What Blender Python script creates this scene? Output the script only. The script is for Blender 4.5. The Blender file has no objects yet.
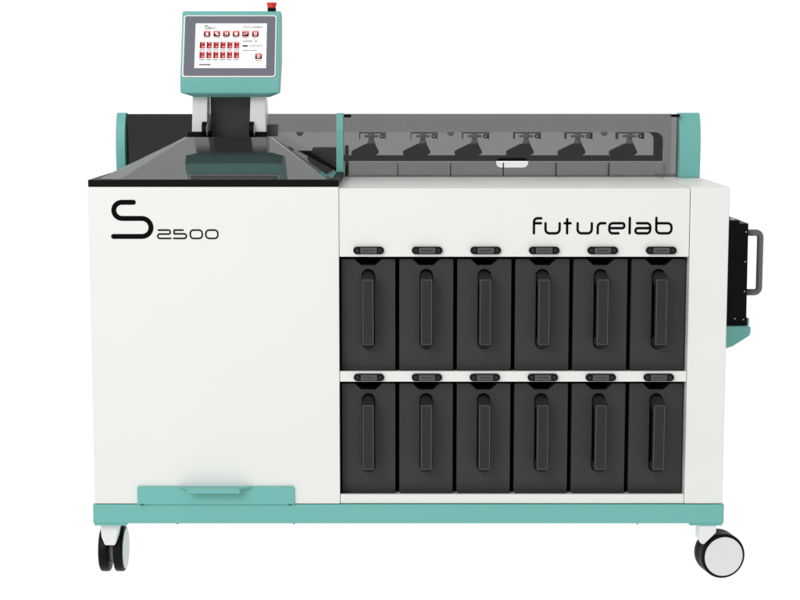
import bpy, bmesh, math, random
from mathutils import Vector, Matrix
random.seed(4)
PI = math.pi
scn = bpy.context.scene
col = scn.collection
GZ = -0.0215            # level of the added floor the casters stand on

# ------------------------------------------------------------------ materials
def mat(name, color, rough=0.5, spec=0.5, metal=0.0, grain=0.0, gscale=900.0, mottle=0.0, coat=0.0, emit=0.0):
    m = bpy.data.materials.new(name); m.use_nodes = True
    nt = m.node_tree; b = nt.nodes['Principled BSDF']
    c = (*color, 1.0)
    b.inputs['Base Color'].default_value = c
    b.inputs['Roughness'].default_value = rough
    b.inputs['Specular IOR Level'].default_value = spec
    b.inputs['Metallic'].default_value = metal
    b.inputs['Coat Weight'].default_value = coat
    if emit:
        b.inputs['Emission Color'].default_value = c
        b.inputs['Emission Strength'].default_value = emit
    if grain or mottle:
        tc = nt.nodes.new('ShaderNodeTexCoord')
    if grain:
        n = nt.nodes.new('ShaderNodeTexNoise'); n.inputs['Scale'].default_value = gscale
        n.inputs['Detail'].default_value = 2.0
        bp = nt.nodes.new('ShaderNodeBump'); bp.inputs['Strength'].default_value = grain
        bp.inputs['Distance'].default_value = 0.001
        nt.links.new(tc.outputs['Object'], n.inputs['Vector'])
        nt.links.new(n.outputs['Fac'], bp.inputs['Height'])
        nt.links.new(bp.outputs['Normal'], b.inputs['Normal'])
    if mottle:
        n = nt.nodes.new('ShaderNodeTexNoise'); n.inputs['Scale'].default_value = 7.0
        n.inputs['Detail'].default_value = 4.0
        r = nt.nodes.new('ShaderNodeMapRange')
        r.inputs['To Min'].default_value = 1.0 - mottle; r.inputs['To Max'].default_value = 1.0 + mottle
        mx = nt.nodes.new('ShaderNodeMix'); mx.data_type = 'RGBA'; mx.blend_type = 'MULTIPLY'
        mx.inputs['Factor'].default_value = 1.0
        mx.inputs['A'].default_value = c
        nt.links.new(tc.outputs['Object'], n.inputs['Vector'])
        nt.links.new(n.outputs['Fac'], r.inputs['Value'])
        nt.links.new(r.outputs['Result'], mx.inputs['B'])
        nt.links.new(mx.outputs['Result'], b.inputs['Base Color'])
    return m

M = {
 'white':  mat('white_powder_coat', (0.745, 0.752, 0.722), 0.42, 0.35, grain=0.05, gscale=700, mottle=0.012),
 'white2': mat('white_plastic', (0.74, 0.75, 0.73), 0.35, 0.4),
 'teal':   mat('teal_powder_coat', (0.150, 0.432, 0.394), 0.45, 0.35, grain=0.05, gscale=700, mottle=0.015),
 'black':  mat('black_trim', (0.0035, 0.0035, 0.0035), 0.45, 0.08),
 'lining': mat('black_lining', (0.003, 0.003, 0.003), 0.8, 0.1),
 'bin':    mat('charcoal_plastic', (0.026, 0.026, 0.025), 0.5, 0.4, grain=0.12, gscale=1100),
 'handle': mat('charcoal_handle', (0.014, 0.014, 0.0135), 0.38, 0.32),
 'latch':  mat('latch_black', (0.005, 0.005, 0.005), 0.4, 0.10),
 'lplate': mat('latch_plate', (0.075, 0.075, 0.074), 0.45, 0.25),
 'emboss': mat('embossed_grey', (0.040, 0.040, 0.040), 0.5, 0.2),
 'ink':    mat('black_ink', (0.003, 0.003, 0.003), 0.6, 0.04),
 'hood':   mat('black_acrylic', (0.034, 0.036, 0.036), 0.03, 1.0),
 'mesh':   mat('speckled_black_sheet', (0.046, 0.046, 0.045), 0.45, 0.45, grain=0.9, gscale=330),
 'bezel':  mat('slate_bezel', (0.128, 0.131, 0.165), 0.4, 0.4),
 'grey':   mat('grey_tube', (0.15, 0.15, 0.148), 0.4, 0.35),
 'dgrey':  mat('dark_grey_housing', (0.06, 0.06, 0.06), 0.5, 0.3),
 'line':   mat('grey_glint_and_stamp', (0.10, 0.10, 0.10), 0.4, 0.4),
 'pale':   mat('pale_casting', (0.78, 0.78, 0.77), 0.4, 0.4),
 'steel':  mat('pale_steel', (0.55, 0.55, 0.54), 0.35, 0.5, metal=0.6),
 'tyre':   mat('black_tyre', (0.004, 0.0045, 0.0045), 0.4, 0.10),
 'cap':    mat('wheel_cap_white', (0.72, 0.73, 0.71), 0.4, 0.4),
 'hub':    mat('grey_hub', (0.30, 0.30, 0.30), 0.4, 0.4),
 'red':    mat('red_button', (0.66, 0.026, 0.022), 0.35, 0.4),
 'glow':   mat('screen_white', (0.5, 0.5, 0.5), 0.3, 0.2, emit=1.0),
 's_red':  mat('screen_red', (0.32, 0.012, 0.015), 0.4, 0.1, emit=0.35),
 's_dark': mat('screen_dark_red', (0.11, 0.006, 0.008), 0.4, 0.1, emit=0.2),
 's_pink': mat('screen_pink', (0.62, 0.20, 0.19), 0.4, 0.1, emit=0.3),
 's_grey': mat('screen_grey', (0.035, 0.035, 0.04), 0.4, 0.1),
 's_ink':  mat('screen_black', (0.004, 0.004, 0.004), 0.4, 0.1),
 's_teal': mat('screen_teal', (0.02, 0.13, 0.14), 0.4, 0.1),
 'block':  mat('grey_white_tray', (0.66, 0.66, 0.65), 0.3, 0.5),
 'mech':   mat('mechanism_black', (0.006, 0.006, 0.006), 0.5, 0.15),
}
def sheet_material(name, tint, fac):
    m = bpy.data.materials.new(name); m.use_nodes = True
    nt = m.node_tree; nt.nodes.clear()
    o = nt.nodes.new('ShaderNodeOutputMaterial')
    t = nt.nodes.new('ShaderNodeBsdfTransparent'); t.inputs['Color'].default_value = (tint, tint*1.003, tint*0.99, 1)
    g = nt.nodes.new('ShaderNodeBsdfGlossy'); g.inputs['Roughness'].default_value = 0.08
    mx = nt.nodes.new('ShaderNodeMixShader'); mx.inputs['Fac'].default_value = fac
    nt.links.new(t.outputs[0], mx.inputs[1]); nt.links.new(g.outputs[0], mx.inputs[2])
    nt.links.new(mx.outputs[0], o.inputs['Surface'])
    return m
M['smoke'] = sheet_material('smoked_acrylic', 0.462, 0.042)
M['frost'] = sheet_material('grey_tinted_acrylic', 0.885, 0.01)
def milk_material():
    m = bpy.data.materials.new('milky_white_plastic'); m.use_nodes = True
    nt = m.node_tree; nt.nodes.clear()
    o = nt.nodes.new('ShaderNodeOutputMaterial')
    t = nt.nodes.new('ShaderNodeBsdfTransparent'); t.inputs['Color'].default_value = (0.95, 0.95, 0.945, 1)
    g = nt.nodes.new('ShaderNodeBsdfDiffuse'); g.inputs['Color'].default_value = (0.85, 0.85, 0.84, 1)
    mx = nt.nodes.new('ShaderNodeMixShader'); mx.inputs['Fac'].default_value = 0.15
    nt.links.new(t.outputs[0], mx.inputs[1]); nt.links.new(g.outputs[0], mx.inputs[2])
    nt.links.new(mx.outputs[0], o.inputs['Surface'])
    return m
M['milk'] = milk_material()
def floor_material():
    m = bpy.data.materials.new('shadowless_white_floor'); m.use_nodes = True
    nt = m.node_tree; nt.nodes.clear()
    o = nt.nodes.new('ShaderNodeOutputMaterial')
    t = nt.nodes.new('ShaderNodeBsdfTranslucent'); t.inputs['Color'].default_value = (0.99, 0.99, 0.99, 1)  # added translucent sheet, lit by the world from beneath so no shadow shows
    nt.links.new(t.outputs[0], o.inputs['Surface'])
    return m
M['floor'] = floor_material()
def speckle(m, scale, thr, c):
    nt = m.node_tree; b = nt.nodes['Principled BSDF']; base = b.inputs['Base Color'].default_value[:]
    tc = nt.nodes.new('ShaderNodeTexCoord'); n = nt.nodes.new('ShaderNodeTexNoise')
    n.inputs['Scale'].default_value = scale; n.inputs['Detail'].default_value = 1.0
    r = nt.nodes.new('ShaderNodeValToRGB'); e = r.color_ramp.elements
    e[0].position = thr; e[0].color = base; e[1].position = thr + 0.10; e[1].color = (*c, 1)
    nt.links.new(tc.outputs['Object'], n.inputs['Vector']); nt.links.new(n.outputs['Fac'], r.inputs['Fac'])
    nt.links.new(r.outputs['Color'], b.inputs['Base Color'])
speckle(M['mesh'], 350.0, 0.64, (0.13, 0.13, 0.125))

# ------------------------------------------------------------------ mesh helpers (all in scene coordinates)
def box(bm, x0, x1, y0, y1, z0, z1, bev=0.0, seg=2, mi=0):
    t = bmesh.new()
    bmesh.ops.create_cube(t, size=1.0)
    for v in t.verts:
        v.co = Vector(((x0+x1)/2 + v.co.x*(x1-x0), (y0+y1)/2 + v.co.y*(y1-y0), (z0+z1)/2 + v.co.z*(z1-z0)))
    if bev:
        bmesh.ops.bevel(t, geom=list(t.edges), offset=bev, segments=seg, affect='EDGES', profile=0.5)
    merge(bm, t, mi)
def merge(bm, t, mi=0, mtx=None):
    if mtx: bmesh.ops.transform(t, matrix=mtx, verts=t.verts)
    vm = {v: bm.verts.new(v.co) for v in t.verts}
    for f in t.faces:
        try:
            nf = bm.faces.new([vm[v] for v in f.verts]); nf.material_index = mi; nf.smooth = f.smooth
        except ValueError: pass
    t.free()
AX = {'y': lambda u, v, w: Vector((u, w, v)),      # polygon in (x, z), extruded along y
      'x': lambda u, v, w: Vector((w, u, v)),      # polygon in (y, z), extruded along x
      'z': lambda u, v, w: Vector((u, v, w))}
def prism(bm, poly, axis, a, b, holes=(), bev=0.0, seg=2, mi=0, bev_all=False):
    f3 = AX[axis]; t = bmesh.new(); edges = []
    if not holes:
        vs = [t.verts.new(f3(u, v, a)) for u, v in poly]
        f = t.faces.new(vs); faces = [f]
    else:
        for lp in [poly] + list(holes):
            vs = [t.verts.new(f3(u, v, a)) for u, v in lp]
            edges += [t.edges.new((vs[i], vs[(i+1) % len(vs)])) for i in range(len(vs))]
        r = bmesh.ops.triangle_fill(t, edges=edges, use_beauty=True, use_dissolve=False)
        faces = [g for g in r['geom'] if isinstance(g, bmesh.types.BMFace)]
    r = bmesh.ops.extrude_face_region(t, geom=faces)
    d = f3(0, 0, b - a)
    bmesh.ops.translate(t, vec=d, verts=[g for g in r['geom'] if isinstance(g, bmesh.types.BMVert)])
    bmesh.ops.recalc_face_normals(t, faces=list(t.faces))
    if bev:
        es = [e for e in t.edges if len(e.link_faces) == 2 and e.calc_face_angle(0) > 0.6]
        bmesh.ops.bevel(t, geom=es, offset=bev, segments=seg, affect='EDGES', profile=0.5)
    merge(bm, t, mi)
def stadium(cx, cz, w, h, n=10):
    """stadium / pill outline, round ends on the longer axis"""
    P = []
    if h >= w:
        r = w/2; k = h/2 - r
        for i in range(n+1): a = PI*i/n; P.append((cx + r*math.cos(a), cz + k + r*math.sin(a)))
        for i in range(n+1): a = PI + PI*i/n; P.append((cx + r*math.cos(a), cz - k + r*math.sin(a)))
    else:
        r = h/2; k = w/2 - r
        for i in range(n+1): a = -PI/2 + PI*i/n; P.append((cx + k + r*math.cos(a), cz + r*math.sin(a)))
        for i in range(n+1): a = PI/2 + PI*i/n; P.append((cx - k + r*math.cos(a), cz + r*math.sin(a)))
    return P
def rrect(x0, x1, z0, z1, r, n=6, corners=(1, 1, 1, 1)):
    P = []
    for k, (cx, cz, a0) in enumerate(((x1-r, z1-r, 0), (x0+r, z1-r, PI/2), (x0+r, z0+r, PI), (x1-r, z0+r, 1.5*PI))):
        if corners[k]:
            for i in range(n+1):
                a = a0 + PI/2*i/n; P.append((cx + r*math.cos(a), cz + r*math.sin(a)))
        else:
            P.append((cx + r*(1 if k in (0, 3) else -1), cz + r*(1 if k in (0, 1) else -1)))
    return P
def cyl(bm, c, axis, r, h, n=40, bev=0.0, mi=0, r2=None, smooth=True):
    t = bmesh.new()
    bmesh.ops.create_cone(t, cap_ends=True, segments=n, radius1=r, radius2=r if r2 is None else r2, depth=h)
    if bev:
        es = [e for e in t.edges if e.calc_face_angle(0) > 0.8]
        bmesh.ops.bevel(t, geom=es, offset=bev, segments=4, affect='EDGES', profile=0.5)
    for f in t.faces: f.smooth = smooth and len(f.verts) == 4
    q = Vector((0, 0, 1)).rotation_difference(Vector(axis).normalized()).to_matrix().to_4x4()
    merge(bm, t, mi, Matrix.Translation(c) @ q)
def round_poly(pts, r, n=7):
    out = [Vector(pts[0])]
    for i in range(1, len(pts)-1):
        p, a, b = Vector(pts[i]), Vector(pts[i-1]), Vector(pts[i+1])
        rr = min(r, (a-p).length*0.5 if i > 1 else (a-p).length, (b-p).length*0.5 if i < len(pts)-2 else (b-p).length)
        s, e = p + (a-p).normalized()*rr, p + (b-p).normalized()*rr
        k = 0.5523
        c1, c2 = s + (p-s)*k, e + (p-e)*k
        for j in range(n+1):
            t = j/n; out.append((1-t)**3*s + 3*(1-t)**2*t*c1 + 3*(1-t)*t*t*c2 + t**3*e)
    out.append(Vector(pts[-1]))
    res = [out[0]]
    for p in out[1:]:
        if (p-res[-1]).length > 1e-7: res.append(p)
    return res
def stroke(bm, pts, w, place, r=0.0, thick=0.0006, closed=False, mi=0, caps=True):
    """flat ribbon along a 2-D polyline with round ends; place(u, v, h) -> 3-D"""
    P = round_poly(pts, r) if not closed else [Vector(p) for p in pts]
    n = len(P); L, R = [], []
    for i in range(n):
        if closed: a, b = P[i-1], P[(i+1) % n]
        else: a, b = P[max(i-1, 0)], P[min(i+1, n-1)]
        d = (b-a).normalized(); nn = Vector((-d.y, d.x))*w/2
        L.append(P[i]+nn); R.append(P[i]-nn)
    if closed: loops = None
    outl = L + []
    if not closed:
        def cap(c, d):
            a0 = math.atan2(d.y, d.x) + PI/2
            return [c + Vector((math.cos(a0 - PI*k/8), math.sin(a0 - PI*k/8)))*w/2 for k in range(1, 8)]
        if caps: outl += cap(P[-1], P[-1]-P[-2])
        outl += R[::-1]
        if caps: outl += cap(P[0], P[0]-P[1])
    t = bmesh.new()
    if closed:
        lo = [[t.verts.new(place(p.x, p.y, thick)) for p in q] for q in (L, R)]
        for i in range(n):
            j = (i+1) % n; t.faces.new((lo[0][i], lo[0][j], lo[1][j], lo[1][i]))
    else:
        top = [t.verts.new(place(p.x, p.y, thick)) for p in outl]
        bot = [t.verts.new(place(p.x, p.y, 0)) for p in outl]
        k = len(outl)
        for i in range(k):
            j = (i+1) % k; t.faces.new((top[i], top[j], bot[j], bot[i]))
        # the face itself: quads between the two sides, fans for the caps
        for i in range(n-1):
            t.faces.new((top[i], top[i+1], *[top[q] for q in ridx(n, i, caps)]))
        if caps:
            t.faces.new([top[i] for i in range(n-1, n+8)])
            t.faces.new([top[i] for i in list(range(2*n+7-1, 2*n+14)) + [0]])
    merge(bm, t, mi)
def ridx(n, i, caps):
    base = n + (7 if caps else 0)
    return (base + (n-1-(i+1)), base + (n-1-i))
def tube(bm, pts, r, n=14, mi=0):
    P = [Vector(p) for p in pts]; rings = []
    up = Vector((0, 1, 0))
    for i in range(len(P)):
        d = (P[min(i+1, len(P)-1)] - P[max(i-1, 0)]).normalized()
        a = d.cross(up).normalized(); b = a.cross(d).normalized()
        rings.append([bm.verts.new(P[i] + (a*math.cos(2*PI*k/n) + b*math.sin(2*PI*k/n))*r) for k in range(n)])
    for i in range(len(P)-1):
        for k in range(n):
            f = bm.faces.new((rings[i][k], rings[i][(k+1) % n], rings[i+1][(k+1) % n], rings[i+1][k])); f.smooth = True; f.material_index = mi
    bm.faces.new(rings[0][::-1]).material_index = mi; bm.faces.new(rings[-1]).material_index = mi

# ------------------------------------------------------------------ object helpers
def root_loc(o):
    while o.parent: o = o.parent
    return o.location.copy()
def part(name, bm, m, parent, label=None):
    me = bpy.data.meshes.new(name)
    bmesh.ops.recalc_face_normals(bm, faces=list(bm.faces))
    bm.to_mesh(me); bm.free()
    for q in (m if isinstance(m, (list, tuple)) else [m]): me.materials.append(q)
    o = bpy.data.objects.new(name, me); col.objects.link(o)
    if parent:
        o.parent = parent
        me.transform(Matrix.Translation(-root_loc(parent)))
    if label: o['label'] = label
    return o
def thing(name, label, cat, loc, group=None):
    o = bpy.data.objects.new(name, None); col.objects.link(o); o.location = loc
    o.empty_display_size = 0.1
    o['label'] = label; o['category'] = cat
    if group: o['group'] = group
    return o
B = bmesh.new

# ------------------------------------------------------------------ floor
b = B(); s = 14.0
b.faces.new([b.verts.new(p) for p in ((-s, -s, GZ), (s, -s, GZ), (s, s, GZ), (-s, s, GZ))])
fl = part('floor', b, M['floor'], None); fl['kind'] = 'structure'

# ------------------------------------------------------------------ the machine
mc = thing('sorting_machine', 'white and teal sorting machine on casters with touchscreen and two rows of bin bays', 'machine', (0, 0.31, GZ))
DEP = 0.62
# base frame
b = B(); box(b, -0.8045, 0.8045, -0.003, DEP+0.003, 0.130, 0.1795, 0.002)
part('base_frame', b, M['teal'], mc)
# left cabinet
b = B(); box(b, -0.800, -0.1743, 0, DEP, 0.181, 0.9885, 0.0015)
cab = part('cabinet', b, M['white'], mc)
# flap at its foot
b = B(); prism(b, rrect(-0.690, -0.2905, 0.1805, 0.2275, 0.006, corners=(1, 1, 0, 0)), 'y', -0.007, -0.0005, bev=0.0008)
flap = part('access_flap', b, M['teal'], mc)
b = B()
t = bmesh.new()
up = [(-0.587, -0.0075, 0.2285), (-0.396, -0.0075, 0.2285), (-0.4265, -0.034, 0.2288), (-0.559, -0.034, 0.2288)]
vs = [t.verts.new(p) for p in up] + [t.verts.new((x, y, z-0.002)) for x, y, z in up]
t.faces.new(vs[:4]); t.faces.new(vs[4:][::-1])
for i in range(4): j = (i+1) % 4; t.faces.new((vs[i], vs[j], vs[4+j], vs[4+i]))
merge(b, t)
box(b, -0.559, -0.4265, -0.0365, -0.0342, 0.2165, 0.2288, 0.0006)
part('pull_tab', b, M['teal'], flap)
for x in (-0.678, -0.302):
    b = B(); box(b, x-0.004, x+0.004, -0.0085, -0.0032, 0.1797, 0.1815, 0.0003)
    part('hinge', b, M['black'], flap)
for x in (-0.590, -0.292, 0.585):
    b = B(); cyl(b, (x, 0.004, 0.1285), (0, 0, 1), 0.0022, 0.003, n=12)
    part('bolt', b, M['dgrey'], mc)
# bin housing: panel above the bays, shelf, ledge, lining, column
b = B(); box(b, -0.1735, 0.7018, 0.0025, 0.42, 0.8135, 0.9850, 0.0015)
part('front_panel', b, M['white'], mc)
b = B(); prism(b, [(0.0025, 0.4962), (0.0025, 0.5228), (0.012, 0.5228), (0.014, 0.5170), (DEP-0.02, 0.5170), (DEP-0.02, 0.4962)], 'x', -0.1735, 0.7022, bev=0.001)
part('shelf', b, M['white'], mc)
b = B(); prism(b, [(0.0025, 0.1812), (0.0025, 0.2052), (0.012, 0.2052), (0.014, 0.1984), (DEP-0.02, 0.1984), (DEP-0.02, 0.1812)], 'x', -0.1735, 0.7022, bev=0.001)
part('ledge', b, M['white'], mc)
b = B()
box(b, -0.1735, 0.6995, DEP-0.019, DEP-0.001, 0.183, 0.985)
box(b, -0.1735, -0.1725, 0.006, DEP-0.021, 0.206, 0.495); box(b, -0.1735, -0.1725, 0.006, DEP-0.021, 0.524, 0.812)
box(b, -0.172, 0.6995, 0.03, DEP-0.021, 0.8105, 0.8125); box(b, -0.172, 0.6995, 0.03, DEP-0.021, 0.4932, 0.4955)
box(b, -0.172, 0.699, 0.06, DEP-0.021, 0.5171, 0.5173); box(b, -0.172, 0.699, 0.06, DEP-0.021, 0.1985, 0.1987)
part('bay_lining', b, M['lining'], mc)
b = B(); box(b, 0.7032, 0.800, 0, DEP, 0.181, 0.9885, 0.0025, 3)
part('side_column', b, M['white'], mc)
b = B(); box(b, -0.1735, 0.699, 0.4205, DEP, 0.955, 0.9852, 0.001)
part('rear_deck', b, M['white'], mc)

# ---- lettering on the front
def front(x0, x1, u0, u1, z0, z1, v0, v1, y):
    ax = (x1-x0)/(u1-u0); az = (z1-z0)/(v1-v0)
    return (lambda u, v, h: Vector((x0 + (u-u0)*ax, y - h - 0.0002, z0 + (v-v0)*az))), abs(az)
def draw_s(bm, pl, w, mi=0):
    stroke(bm, [(232, 66), (128, 66), (128, 152), (322, 152), (322, 248), (124, 248)], w, pl, r=52, mi=mi)
def draw_2500(bm, pl, w, mi=0):
    stroke(bm, [(366, 217), (430, 217), (430, 237), (362, 237), (362, 259), (431, 259)], w, pl, r=13, mi=mi)
    stroke(bm, [(498, 217), (450, 217), (450, 236)], w, pl, r=2, mi=mi)
    stroke(bm, [(450, 236), (515, 236), (515, 259), (447, 259)], w, pl, r=14, mi=mi)
    for x in (536, 619):
        q = rrect(x, x+64, 217, 259, 17, n=8)
        stroke(bm, q, w, pl, closed=True, mi=mi)
def draw_brand(bm, pl, w, mi=0):
    for pts, r in ([(69, 133), (69, 66), (103, 66)], 16), ([(70, 88), (102, 88)], 0), \
                  ([(123, 88), (123, 133), (189, 133), (189, 88)], 18), \
                  ([(224, 70), (224, 133), (226, 133)], 1), ([(212, 88), (240, 88)], 0), \
                  ([(273, 88), (273, 133), (339, 133), (339, 88)], 18), \
                  ([(367, 133), (367, 88), (402, 88)], 16), \
                  ([(464, 133), (421, 133), (421, 88), (491, 88), (491, 110), (430, 110)], 16), \
                  ([(516, 64), (516, 133)], 0), \
                  ([(550, 88), (612, 88), (612, 133), (543, 133), (543, 110), (611, 110)], 16), \
                  ([(640, 64), (640, 133), (711, 133), (711, 88), (642, 88)], 18):
        if r == 1: pts = pts[:2]
        stroke(bm, pts, w, pl, r=r, mi=mi)
b = B()
pl, k = front(-0.7431, -0.6377, 112, 334, 0.956, 0.8597, 54, 259, -0.0)
draw_s(b, pl, 26)
pl, k = front(-0.6285, -0.4753, 359, 686, 0.8823, 0.8585, 214, 262, -0.0)
draw_2500(b, pl, 8)
part('lettering', b, M['ink'], mc)
b = B()
pl, k = front(0.3103, 0.6593, 64, 716, 0.9135, 0.8697, 60, 138, 0.0025)
draw_brand(b, pl, 11)
part('lettering', b, M['ink'], mc)

# ---- latches over every bay
PITCH = 0.1463
def latch(cx, cz):
    b = B(); prism(b, stadium(cx, cz, 0.0770, 0.0190), 'y', -0.0065, 0.0022, bev=0.0018)
    la = part('latch', b, M['latch'], mc)
    b = B(); prism(b, rrect(cx-0.0205, cx+0.0205, cz-0.0072, cz+0.0072, 0.0008, n=2), 'y', -0.0080, -0.0066, bev=0.0004)
    x = cx-0.0135
    for w in (0.004, 0.003, 0.004, 0.0035, 0.004, 0.003):          # illegible embossing
        box(b, x, x+w, -0.0084, -0.0079, cz-0.0018, cz+0.0016, mi=1); x += w + 0.0012
    part('label_plate', b, [M['lplate'], M['emboss']], la)
    for s in (-1, 1):
        b = B(); cyl(b, (cx + s*0.0285, -0.0070, cz), (0, -1, 0), 0.0048, 0.002, n=20, bev=0.0006)
        box(b, cx + s*0.0285-0.003, cx + s*0.0285+0.003, -0.0084, -0.0079, cz-0.0005, cz+0.0005, mi=1)
        part('screw', b, [M['handle'], M['black']], la)
for i in range(6):
    latch(-0.1000 + i*PITCH, 0.8300)
for i in range(6):
    latch(-0.1000 + i*PITCH, 0.5080)

# ---- hood over the left cabinet
b = B(); box(b, -0.7985, -0.1745, 0.001, 0.385, 0.9890, 1.0062, 0.0012)
part('hood_rim', b, M['black'], mc)
def hood_mesh():
    z0, zt, yb = 1.0064, 1.1036, 0.262
    A = [(-0.7775, 0.040, z0), (-0.7200, 0.006, z0), (-0.204, 0.006, z0), (-0.192, 0.060, z0),
         (-0.190, 0.368, z0), (-0.797, 0.368, z0),
         (-0.5880, yb+0.008, zt), (-0.5820, yb, zt), (-0.3640, yb, zt), (-0.3590, yb+0.008, zt)]
    t = bmesh.new(); v = [t.verts.new(p) for p in A]
    for f in ((1, 2, 8, 7), (0, 1, 7, 6), (2, 3, 9, 8), (5, 0, 6), (3, 4, 9), (4, 5, 6, 9), (6, 7, 8, 9), (0, 5, 4, 3, 2, 1)):
        t.faces.new([v[i] for i in f])
    bmesh.ops.recalc_face_normals(t, faces=list(t.faces))
    es = [e for e in t.edges if e.calc_face_angle(0) > 0.25 and min(e.verts[0].co.z, e.verts[1].co.z) < 2]
    bmesh.ops.bevel(t, geom=es, offset=0.0012, segments=2, affect='EDGES')
    return t
b = B(); merge(b, hood_mesh())
part('hood', b, M['hood'], mc)
b = B(); box(b, -0.585, -0.362, 0.334, 0.3835, 1.0065, 1.0975, 0.001)
part('hinge_base', b, M['black'], mc)

# ---- touchscreen
XC = -0.4670
TB, TT = Vector((0, 0.280, 1.2530)), Vector((0, 0.352, 1.4320))       # foot and top of the tilted face
fd = (TT-TB).normalized(); fn = Vector((0, -fd.z, fd.y))                # along the face, out of the face
FH = (TT-TB).length
def face(u, v, h): return Vector((XC + u, 0, 0)) + TB + fd*v + fn*h    # u across, v up the face
b = B()
prof = [(TB.y, TB.z), (0.281, 1.2185), (0.299, 1.2080), (0.312, 1.2080), (0.386, 1.292), (0.408, 1.395), (0.400, 1.4265), (TT.y+0.006, TT.z+0.003), (TT.y, TT.z)]
x0, x1 = -0.6005, -0.3390
t = bmesh.new()
def lay(x, ch):
    return [t.verts.new((x, y, z)) for y, z in prof]
# four sections: the two ends are cut short at the bottom corners
def sect(x, cut):
    P = []
    for y, z in prof:
        P.append(t.verts.new((x, y, max(z, 1.2190 if cut else 0))))
    return P
S = [sect(x0, True), sect(x0+0.036, False), sect(x1-0.028, False), sect(x1, True)]
for a in range(3):
    for i in range(len(prof)):
        j = (i+1) % len(prof)
        q = [S[a][i], S[a][j], S[a+1][j], S[a+1][i]]
        if len({tuple(round(c, 6) for c in p.co) for p in q}) >= 3: t.faces.new(q)
t.faces.new(S[0]); t.faces.new(S[3][::-1])
bmesh.ops.remove_doubles(t, verts=t.verts, dist=1e-5)
bmesh.ops.recalc_face_normals(t, faces=list(t.faces))
es = [e for e in t.edges if len(e.link_faces) == 2 and e.calc_face_angle(0) > 0.3]
bmesh.ops.bevel(t, geom=es, offset=0.0015, segments=2, affect='EDGES')
merge(b, t)
ts = part('touchscreen', b, M['teal'], mc)
def face_plate(bm, poly, h0, h1, holes=(), bev=0.0, mi=0):
    t = bmesh.new()
    prism(t, poly, 'z', h0, h1, holes, bev)
    for v in t.verts: v.co = face(v.co.x, v.co.y, v.co.z)
    merge(bm, t, mi)
BU0, BU1, BV0, BV1 = -0.1290, 0.1185, 0.006, 0.183                      # bezel rectangle on the face
b = B()
face_plate(b, rrect(BU0, BU1, BV0, BV1, 0.008), 0.0002, 0.0040, bev=0.001)
face_plate(b, rrect(BU0+0.0042, BU1-0.0042, BV0+0.0042, BV1-0.0042, 0.005), 0.0041, 0.0058, bev=0.0006, mi=1)
part('bezel', b, [M['white2'], M['bezel']], ts)
SU0, SU1, SV0, SV1 = -0.0965, 0.0925, 0.031, 0.158                      # lit screen
b = B()
def sc(zx, zy):                                                          # screen content in its own grid (566 x 370)
    return SU0 + zx/566*(SU1-SU0), SV1 - zy/370*(SV1-SV0)
def srect(x0, x1, y0, y1, h, mi, r=None):
    (a, d), (c, e) = sc(x0, y0), sc(x1, y1)
    face_plate(b, rrect(a, c, e, d, r, n=3) if r else [(a, e), (c, e), (c, d), (a, d)], h-0.0002, h, mi=mi)
face_plate(b, [(SU0, SV0), (SU1, SV0), (SU1, SV1), (SU0, SV1)], 0.0059, 0.0062)
H = 0.0066
def icon(x, y, w, hh, glyph):
    srect(x, x+w, y, y+hh, H, 1, 0.0016)
    srect(x+3, x+w-3, y+hh*0.55, y+hh-3, H+0.0003, 2, 0.0008)
    srect(x+3, x+w-3, y+3, y+hh*0.28, H+0.0003, 3, 0.0008)
    for g in glyph: srect(x+w*g[0], x+w*g[1], y+hh*g[2], y+hh*g[3], H+0.0006, 0)
def dashes(x, x1, y, hh, mi, lo=4, hi=9, gap=2):
    while x < x1 - lo:
        w = random.uniform(lo, hi); srect(x, min(x+w, x1), y-hh/2, y+hh/2, H, mi); x += w + gap
GL = [[(.3, .7, .5, .8), (.4, .6, .3, .5)], [(.25, .6, .3, .55), (.45, .8, .55, .75)], [(.3, .42, .25, .8), (.55, .72, .3, .75)],
      [(.28, .72, .3, .8)], [(.2, .45, .55, .7), (.45, .8, .4, .52)], [(.3, .7, .3, .42), (.3, .7, .65, .78), (.3, .42, .3, .78), (.6, .7, .3, .78)]]
for i, x in enumerate((66, 143, 219, 296, 371, 449)):
    icon(x, 63, 54, 47, GL[i]); dashes(x+2+random.uniform(0, 8), x+52-random.uniform(0, 8), 117, 6, 4)
for row, (y, cy) in enumerate(((155, 221), (236, 302))):
    for i in range(6):
        x = 38 + i*54.5
        srect(x, x+40, y, y+53, H, 1)
        srect(x, x+6, y, y+53, H+0.0003, 2)
        srect(x+12, x+34, y+2, y+14, H+0.0003, 3); srect(x+14, x+34, y+22, y+26, H+0.0003, 2)
        srect(x+15, x+34, y+30, y+46, H+0.0003, 3)
        dashes(x, x+40, cy, 6, 4, 5, 10, 1.5)
dashes(377, 452, 149, 7, 5); srect(476, 488, 144, 155, H, 5, 0.0018)
srect(378, 418, 182, 194, H, 5); dashes(430, 532, 188, 5, 4)
dashes(379, 488, 226, 6, 4, 6, 12, 4)
icon(478, 250, 54, 47, GL[5]); dashes(484, 524, 310, 6, 4)
dashes(38, 128, 342, 11, 2, 5, 11, 2)
def on_screen(x0, x1, u0, u1, y0, y1, v0, v1):
    def p(u, v, h):
        a, c = sc(x0 + (u-u0)/(u1-u0)*(x1-x0), y0 + (v-v0)/(v1-v0)*(y1-y0)); return face(a, c, H + h*0.4)
    return p
draw_s(b, on_screen(72, 116, 112, 334, 16, 48, 54, 259), 34, mi=6)
draw_2500(b, on_screen(117, 160, 359, 686, 36, 46, 214, 262), 9, mi=4)
draw_brand(b, on_screen(384, 528, 64, 716, 22, 38, 60, 138), 11, mi=4)
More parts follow.
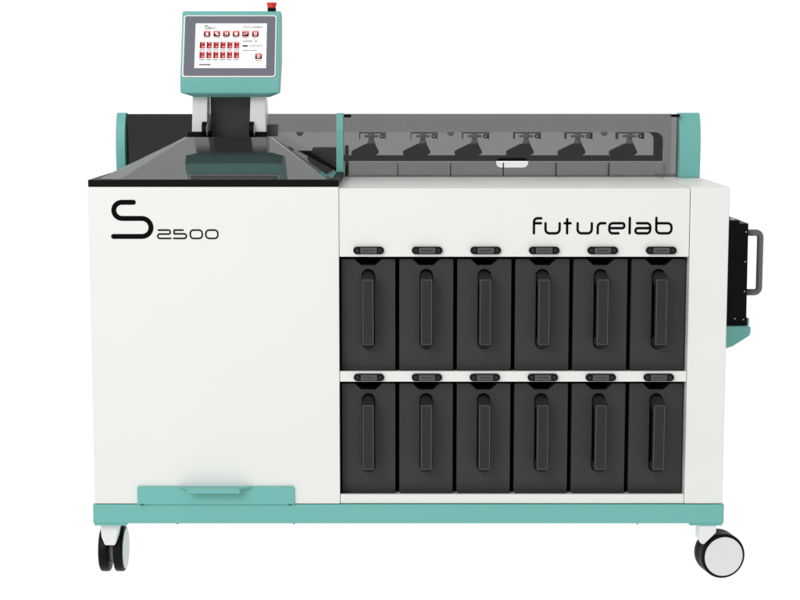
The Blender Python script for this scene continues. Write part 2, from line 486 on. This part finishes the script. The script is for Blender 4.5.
part('screen', b, [M['glow'], M['s_red'], M['s_dark'], M['s_pink'], M['s_grey'], M['s_ink'], M['s_teal']], ts)
# emergency button on its top edge
ex, ey, ez = -0.3640, 0.368, 1.4340
b = B(); cyl(b, (ex, ey, ez+0.004), (0, 0, 1), 0.0115, 0.010, n=28, mi=1)
cyl(b, (ex, ey, ez+0.0135), (0, 0, 1), 0.0105, 0.010, n=28, r2=0.0125)
cyl(b, (ex, ey, ez+0.0205), (0, 0, 1), 0.0135, 0.007, n=32, bev=0.003)
part('emergency_button', b, [M['red'], M['black']], ts)

# ---- arms that carry the touchscreen
for s, xa, xb in ((-1, -0.5735, -0.5335), (1, -0.4195, -0.3800)):
    b = B()
    prism(b, [(0.332, 1.1150), (0.322, 1.2170), (0.336, 1.2330), (0.376, 1.2780), (0.420, 1.1500), (0.420, 1.1150)], 'x', xa, xb, bev=0.002)
    for v in b.verts:                                   # the foot of each arm flares a little
        if s < 0 or v.co.x < (xa+xb)/2: v.co.x -= 0.055*max(0.0, 1.195 - v.co.z)
    arm = part('screen_arm', b, M['white2'], mc)
    b = B()
    xe = xb - 0.010 if s < 0 else xa + 0.002
    cyl(b, (xe, 0.330, 1.1215), (1, 0, 0), 0.0215, 0.012, n=36, bev=0.001)
    cyl(b, (xe + 0.0068, 0.330, 1.1215), (1, 0, 0), 0.0165, 0.002, n=36, mi=1)
    part('pivot_knob', b, [M['black'], M['white2']], arm)
b = B(); prism(b, [(0.402, 1.098), (0.374, 1.2780), (0.381, 1.2850), (0.410, 1.098)], 'x', -0.5332, -0.4185)
part('arm_panel', b, M['mesh'], mc)
for xa, xb in ((-0.5895, -0.5350), (-0.4180, -0.3790)):
    b = B(); box(b, xa, xb, 0.333, 0.376, 1.0985, 1.1147, 0.001)
    part('foot_bracket', b, M['black'], mc)
b = B(); box(b, -0.3785, -0.3530, 0.372, 0.400, 1.102, 1.134, 0.001)
part('hinge_block', b, M['dgrey'], mc)

# ---- rear cover
def post(xa, xb, zlo=0.9875):
    b = B()
    prism(b, [(0.405, zlo), (0.402, 1.040), (0.401, 1.070), (0.402, 1.090), (0.405, 1.112), (0.411, 1.132), (0.420, 1.150), (0.430, 1.1640), (0.4615, 1.1640), (0.4615, zlo)], 'x', xa, xb, bev=0.0015)
    return part('cover_post', b, M['teal'], mc)
post(-0.7940, -0.7685, 0.9890)
post(0.7385, 0.7955, 0.9890)
b = B(); prism(b, [(0.388, 0.9905), (0.388, 1.120), (0.396, 1.1640), (0.428, 1.1640), (0.428, 0.9905)], 'x', -0.1945, -0.1750, bev=0.0015)
part('cover_post', b, M['teal'], mc)
b = B()
prism(b, [(-0.7675, 0.9895), (0.7375, 0.9895), (0.7375, 1.1610), (-0.7675, 1.1610)], 'y', 0.4300, 0.4340, holes=[stadium(0.2855, 1.0285, 0.088, 0.0265)])
part('rear_cover', b, M['smoke'], mc)
b = B(); box(b, -0.1735, -0.1545, 0.405, 0.4285, 1.152, 1.1605, 0.001)
part('cover_clip', b, M['black'], mc)
b = B(); box(b, 0.7165, 0.7378, 0.405, 0.4285, 1.153, 1.1610, 0.001)
part('cover_clip', b, M['black'], mc)
b = B(); box(b, -0.7675, -0.460, 0.445, 0.475, 0.9890, 1.1600)
part('blind_panel', b, M['mech'], mc)
# rear panel with its long window, and the black guide rail behind the tray blocks
b = B()
zt, zl = 1.1080, 0.9890
arc = [(0.715-0.022+0.022*math.sin(a), zt-0.022+0.022*math.cos(a)) for a in [PI/2*i/6 for i in range(7)]]
prism(b, [(-0.455, zt)] + arc + [(0.715, zl), (0.737, zl), (0.737, 1.1610), (-0.455, 1.1610)], 'y', 0.540, 0.546)
part('rear_panel', b, M['frost'], mc)
b = B()
arc2 = [(0.690-0.020+0.020*math.sin(a), zt-0.0005-0.020+0.020*math.cos(a)) for a in [PI/2*i/6 for i in range(7)]]
prism(b, [(-0.18, 1.0275), (0.7148, 1.0275)] + arc[::-1] + [(0.672, zt-0.0005)] + arc2 + [(0.690, 1.0435), (-0.18, 1.0435)], 'y', 0.548, 0.560)
part('guide_rail', b, M['mech'], mc)
tx = -0.1725
for i in range(6):
    x1_ = -0.0270 + i*0.1452 if i < 5 else 0.7145
    b = B(); prism(b, [(0.452, 0.9890), (0.452, 1.012), (0.462, 1.0265), (0.530, 1.0265), (0.530, 0.9890)], 'x', tx, x1_-0.002, bev=0.0015)
    part('tray_block', b, M['milk'], mc); tx = x1_ + 0.001
for i in range(5):
    x = -0.0270 + i*0.1452
    b = B(); box(b, x-0.0019, x+0.0009, 0.4505, 0.4570, 0.9895, 1.0275)
    part('divider', b, M['mech'], mc)
# six pushers
def pusher(x):
    b = B()
    P = [(0, 0), (0, 0.011), (0.006, 0.0145), (0.040, 0.031), (0.066, 0.031), (0.0765, 0.010), (0.0755, 0.004), (0.066, 0)]
    prism(b, [(x+u, 1.0437+v) for u, v in P], 'y', 0.552, 0.585, bev=0.0015)
    p = part('pusher', b, M['mech'], mc)
    b = B(); cx = x + 0.0555
    cyl(b, (cx, 0.566, 1.080), (0, 0, 1), 0.0125, 0.010, n=20, r2=0.008)
    cyl(b, (cx, 0.566, 1.0895), (0, 0, 1), 0.0075, 0.009, n=20)
    cyl(b, (cx, 0.566, 1.0965), (0, 0, 1), 0.0130, 0.006, n=20, bev=0.002)
    cyl(b, (cx, 0.566, 1.1020), (0, 0, 1), 0.0085, 0.006, n=20)
    for s in (-1, 1): cyl(b, (cx + s*0.013, 0.566, 1.0965), (1, 0, 0), 0.0035, 0.012, n=14)
    part('hub', b, M['pale'], p)
    b = B()
    box(b, x+0.0215, x+0.0970, 0.562, 0.612, 1.1042, 1.1062)
    box(b, x+0.0215, x+0.0235, 0.562, 0.612, 1.0880, 1.1041); box(b, x+0.0945, x+0.0965, 0.562, 0.600, 1.0880, 1.1041)
    bar = stadium(x+0.0865, 1.0965, 0.0155, 0.0130, 4)
    prism(b, bar, 'y', 0.560, 0.572, holes=[stadium(x+0.0860, 1.0965, 0.0070, 0.0050, 4)])
    part('bracket', b, M['mech'], p)
for i in range(6): pusher(-0.1580 + i*0.1452)
for x in (-0.305, 0.122, 0.556):
    b = B(); prism(b, [(x + 0.010*math.cos(a), 1.1072 + 0.012*math.sin(a)) for a in [PI + PI*k/16 for k in range(17)]], 'y', 0.594, 0.606, bev=0.0008)
    part('bumper', b, M['pale'], mc)
b = B()
box(b, -0.2640, -0.1965, 0.470, 0.520, 0.9890, 1.0680, 0.004)
box(b, -0.3400, -0.2300, 0.545, 0.580, 1.0150, 1.0560, 0.003)
box(b, -0.3300, -0.2500, 0.535, 0.544, 1.0200, 1.0280, mi=1)
box(b, -0.1740, -0.1640, 0.470, 0.520, 0.9890, 1.0740, 0.004)
part('drive_unit', b, [M['dgrey'], M['mech']], mc)

# ---- teal tray on the right flank
b = B()
prism(b, [(0.8002, 0.5600), (0.8002, 0.6065), (0.9020, 0.6065), (0.9055, 0.6040), (0.9055, 0.5890), (0.9025, 0.5820), (0.8940, 0.5760), (0.8580, 0.5530), (0.83, 0.5450), (0.8002, 0.5400)], 'y', 0.215, 0.420, bev=0.0012)
box(b, 0.9000, 0.9052, 0.235, 0.420, 0.6068, 0.6250, 0.001)
part('side_tray', b, M['teal'], mc)

# ---- casters
def ring_wheel(bm, c, axis, r, w, mi=0): cyl(bm, c, axis, r, w, n=64, bev=0.006, mi=mi)
def caster(wheel_mid, ang, swivel_plate, r, w, off):
    b = B(); x0, x1 = swivel_plate
    box(b, x0, x1, -0.001, 0.095, 0.1240, 0.1298, 0.001)
    ca = part('caster', b, M['teal'], mc)
    ax = Vector((math.cos(ang), math.sin(ang), 0))
    for s in (-1, 1):
        c = Vector(wheel_mid) + ax*s*off
        b = B(); ring_wheel(b, c, ax, r, w)
        wh = part('wheel', b, M['tyre'], ca)
        b = B(); cyl(b, c + ax*s*(w/2+0.0004), ax, r-0.0075, 0.0030, n=64, bev=0.001)
        part('wheel_cap', b, M['cap'], ca)
    b = B(); cyl(b, Vector(wheel_mid), ax, 0.034, 2*off-w, n=40)
    part('hub', b, M['hub'], ca)
    return ca
# left one trails straight back, right one is swivelled to the side
ca = caster((-0.7705, 0.0950, GZ+0.0595), 0.0, (-0.8020, -0.7190), 0.0595, 0.025, 0.0190)
b = B()
t = bmesh.new()
A = [(-0.7900, 0.1236), (-0.7440, 0.1236), (-0.7440, 0.110), (-0.7480, 0.088), (-0.7540, 0.0665), (-0.7800, 0.0665), (-0.7880, 0.088), (-0.7900, 0.110)]
prism(b, [(x, z) for x, z in A], 'y', 0.018, 0.060, bev=0.003)
part('fork', b, M['white2'], ca)
ang = -PI/2 + math.radians(10)
ca = caster((0.8055, 0.0520, GZ+0.0585), ang, (0.7180, 0.8010), 0.0585, 0.026, 0.0190)
b = B()
prism(b, [(0.7450, 0.1236), (0.7450, 0.080), (0.7490, 0.0755), (0.7560, 0.0740), (0.7690, 0.087), (0.7870, 0.105), (0.7870, 0.1236)], 'y', 0.000, 0.066, bev=0.003)
part('fork', b, M['white2'], ca)
b = B(); cyl(b, (0.8055, 0.0520, GZ+0.0585), (math.cos(ang), math.sin(ang), 0), 0.0574, 0.0136, n=64)   # black guard between the twin wheels
part('mudguard', b, M['tyre'], ca)

# ------------------------------------------------------------------ black magazine on the tray
mg = thing('magazine', 'tall black magazine with grey side handle on the teal side tray of the machine', 'magazine', (0.853, 0.31, 0.6067))
b = B()
prism(b, [(0.8008, 0.6069), (0.8970, 0.6069), (0.8960, 0.8780), (0.8730, 0.8780), (0.8730, 0.8860), (0.8008, 0.8860)], 'y', 0.232, 0.410, bev=0.001)
part('body', b, M['black'], mg)
for x, z in ((0.8900, 0.856), (0.8898, 0.7770), (0.8896, 0.6980), (0.8890, 0.6230), (0.8660, 0.6250)):
    b = B(); cyl(b, (x, 0.2310, z), (0, -1, 0), 0.0017, 0.0018, n=12)
    part('rivet', b, M['steel'], mg)
b = B(); box(b, 0.853, 0.862, 0.240, 0.270, 0.8862, 0.8885)
part('clip', b, M['steel'], mg)
b = B()
HP = [(0.8955, 0.8480)] + [(0.930 + 0.0125*math.sin(a), 0.8355 + 0.0125*math.cos(a)) for a in [PI/2*i/6 for i in range(7)]]
HP += [(0.930 + 0.0125*math.cos(a), 0.7000 - 0.0125*math.sin(a)) for a in [PI/2*i/6 for i in range(7)]] + [(0.8955, 0.6875)]
tube(b, [(x, 0.300, z) for x, z in HP], 0.0088)
part('handle', b, M['grey'], mg)

# ------------------------------------------------------------------ twelve lift-out bins
FX = 0.1370; FHT = 0.2875; BP = 0.1467
def make_bin(X, Z):
    """X, Z: lower left corner of the front; its base stands at Z"""
    th = thing('storage_bin', 'bin', 'bin', (X+FX/2, 0.235, Z), 'black bins in the two rows of bays')
    cx = X + FX/2; n0, n1 = 0.0350, 0.0180
    top = Z + FHT
    ol = [(X+0.004, Z), (X+FX-0.004, Z), (X+FX, Z+0.006), (X+FX, top-0.002), (X+FX-0.002, top), (cx+n0, top), (cx+n1, top-0.0160), (cx-n1, top-0.0160), (cx-n0, top), (X+0.002, top), (X, top-0.002), (X, Z+0.006)]
    b = B()
    prism(b, ol, 'y', 0.035, 0.080, holes=[stadium(cx, Z+0.1590, 0.0325, 0.2040, 12)], bev=0.0012)
    fr = part('front', b, M['bin'], th)
    b = B(); box(b, X+0.002, X+FX-0.002, 0.0805, 0.44, Z+0.001, top-0.020, 0.001)
    part('body', b, M['lining'], th)
    b = B()
    hb, ht = Z+0.0615, Z+0.2570
    pr = [(0.079, ht), (0.010, ht), (-0.024, ht-0.0150), (-0.024, hb+0.0150), (0.010, hb), (0.079, hb),
          (0.079, hb+0.022), (0.028, hb+0.024), (-0.004, hb+0.034), (-0.004, ht-0.038), (0.028, ht-0.026), (0.079, ht-0.024)]
    t = bmesh.new(); prism(t, pr, 'x', cx-0.0150, cx+0.0150, bev=0.0018, seg=2)
    for sx in (-1, 1):                                        # round the four end corners of the grip
        for zc, sz in ((ht, 1), (hb, -1)):
            for a in (22, 45, 68):
                n = Vector((sx*math.sin(math.radians(a)), 0, sz*math.cos(math.radians(a))))
                p = Vector((cx, 0, zc - sz*0.0152)) + n*0.0152
                g = bmesh.ops.bisect_plane(t, geom=t.verts[:]+t.edges[:]+t.faces[:], plane_co=p, plane_no=n, clear_outer=True)
                es = [e for e in g['geom_cut'] if isinstance(e, bmesh.types.BMEdge)]
                if es: bmesh.ops.holes_fill(t, edges=es, sides=0)
    merge(b, t)
    stroke(b, rrect(cx-0.0126, cx+0.0126, hb+0.0167, ht-0.0167, 0.002, n=3), 0.0011, lambda u, v, h: Vector((u, -0.0241-h, v)), closed=True, mi=1)  # thin pale outline paints the bevel highlight onto the grip
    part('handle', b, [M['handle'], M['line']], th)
    b = B(); box(b, cx-0.007, cx-0.0035, 0.0343, 0.0349, Z+0.0380, Z+0.0394)
    part('stamp', b, M['line'], fr)
    return th
def dup(root, loc):
    r = root.copy(); col.objects.link(r); r.location = loc
    for ch in list(root.children):
        c = ch.copy(); col.objects.link(c); c.parent = r
        for g in list(ch.children):
            d = g.copy(); col.objects.link(d); d.parent = c
    return r
first = None
order = ['leftmost', 'second from the left', 'third from the left', 'third from the right', 'second from the right', 'rightmost']
for row, Z in (('upper', 0.5176), ('lower', 0.1989)):
    for i in range(6):
        X = -0.1703 + i*BP
        if first is None: o = first = make_bin(X, Z)
        else: o = dup(first, (X+FX/2, 0.235, Z))
        where = order[i]
        if i == 0: o['label'] = 'charcoal bin in the %s row beside the wide white cabinet, leftmost of its six' % row
        elif i == 5: o['label'] = 'charcoal bin in the %s row beside the white end column, rightmost of its six' % row
        else: o['label'] = 'charcoal bin with vertical handle, %s of the six in the %s row' % (where, row)

# ------------------------------------------------------------------ camera
cam = bpy.data.cameras.new('camera'); co = bpy.data.objects.new('camera', cam); col.objects.link(co)
co.location = (-0.0216, -4.24683, 1.2489)
co.rotation_euler = (PI/2 - 0.12744, 0, 0)
cam.sensor_width = 36; cam.lens = 36*1705.144/800
cam.clip_end = 200; cam.clip_start = 0.05
scn.camera = co

# ------------------------------------------------------------------ light: white world dimmed by direction, one unseen soft lamp
w = bpy.data.worlds.new('World'); scn.world = w; w.use_nodes = True
bg = w.node_tree.nodes['Background']; bg.inputs['Color'].default_value = (1, 1, 1, 1); bg.inputs['Strength'].default_value = 1.04
# world tone set for shading: white behind and below, dimmed front, darkest right
nt = w.node_tree; tc = nt.nodes.new('ShaderNodeTexCoord'); sx = nt.nodes.new('ShaderNodeSeparateXYZ')
nt.links.new(tc.outputs['Generated'], sx.inputs[0])
def mrange(src, a, b_, lo, hi):
    r = nt.nodes.new('ShaderNodeMapRange'); r.interpolation_type = 'SMOOTHSTEP'
    r.inputs['From Min'].default_value = a; r.inputs['From Max'].default_value = b_
    r.inputs['To Min'].default_value = lo; r.inputs['To Max'].default_value = hi
    nt.links.new(sx.outputs[src], r.inputs['Value']); return r.outputs['Result']
def mth(op, a, b_):
    m = nt.nodes.new('ShaderNodeMath'); m.operation = op
    for k, q in enumerate((a, b_)):
        if isinstance(q, float): m.inputs[k].default_value = q
        else: nt.links.new(q, m.inputs[k])
    return m.outputs[0]
side = mrange('X', 0.0, 0.85, 0.82, 0.22)
behind = mrange('Y', 0.05, 0.45, 0.0, 1.0)
below = mrange('Z', -0.15, 0.02, 1.0, 0.0)
keep = mth('MAXIMUM', behind, below)
val = mth('ADD', side, mth('MULTIPLY', keep, mth('SUBTRACT', 1.0, side)))
nt.links.new(val, bg.inputs['Color'])
def lamp(name, loc, target, size, power):
    l = bpy.data.lights.new(name, 'AREA'); l.shape = 'RECTANGLE'; l.size, l.size_y = size; l.energy = power
    o = bpy.data.objects.new(name, l); col.objects.link(o); o.location = loc
    o.rotation_euler = (Vector(target)-Vector(loc)).to_track_quat('-Z', 'Y').to_euler()
    return o
lamp('softbox', (-2.4, -4.6, 3.6), (0, 0, 0.7), (2.6, 2.6), 143)
vs_ = scn.view_settings
scn.display_settings.display_device = 'sRGB'
vs_.view_transform = 'Standard'; vs_.look = 'None'; vs_.exposure = 0; vs_.gamma = 1; vs_.use_curve_mapping = False
scn.render.resolution_x, scn.render.resolution_y = 1024, 768
scn.render.engine = 'CYCLES'
scn.cycles.transparent_max_bounces = 16
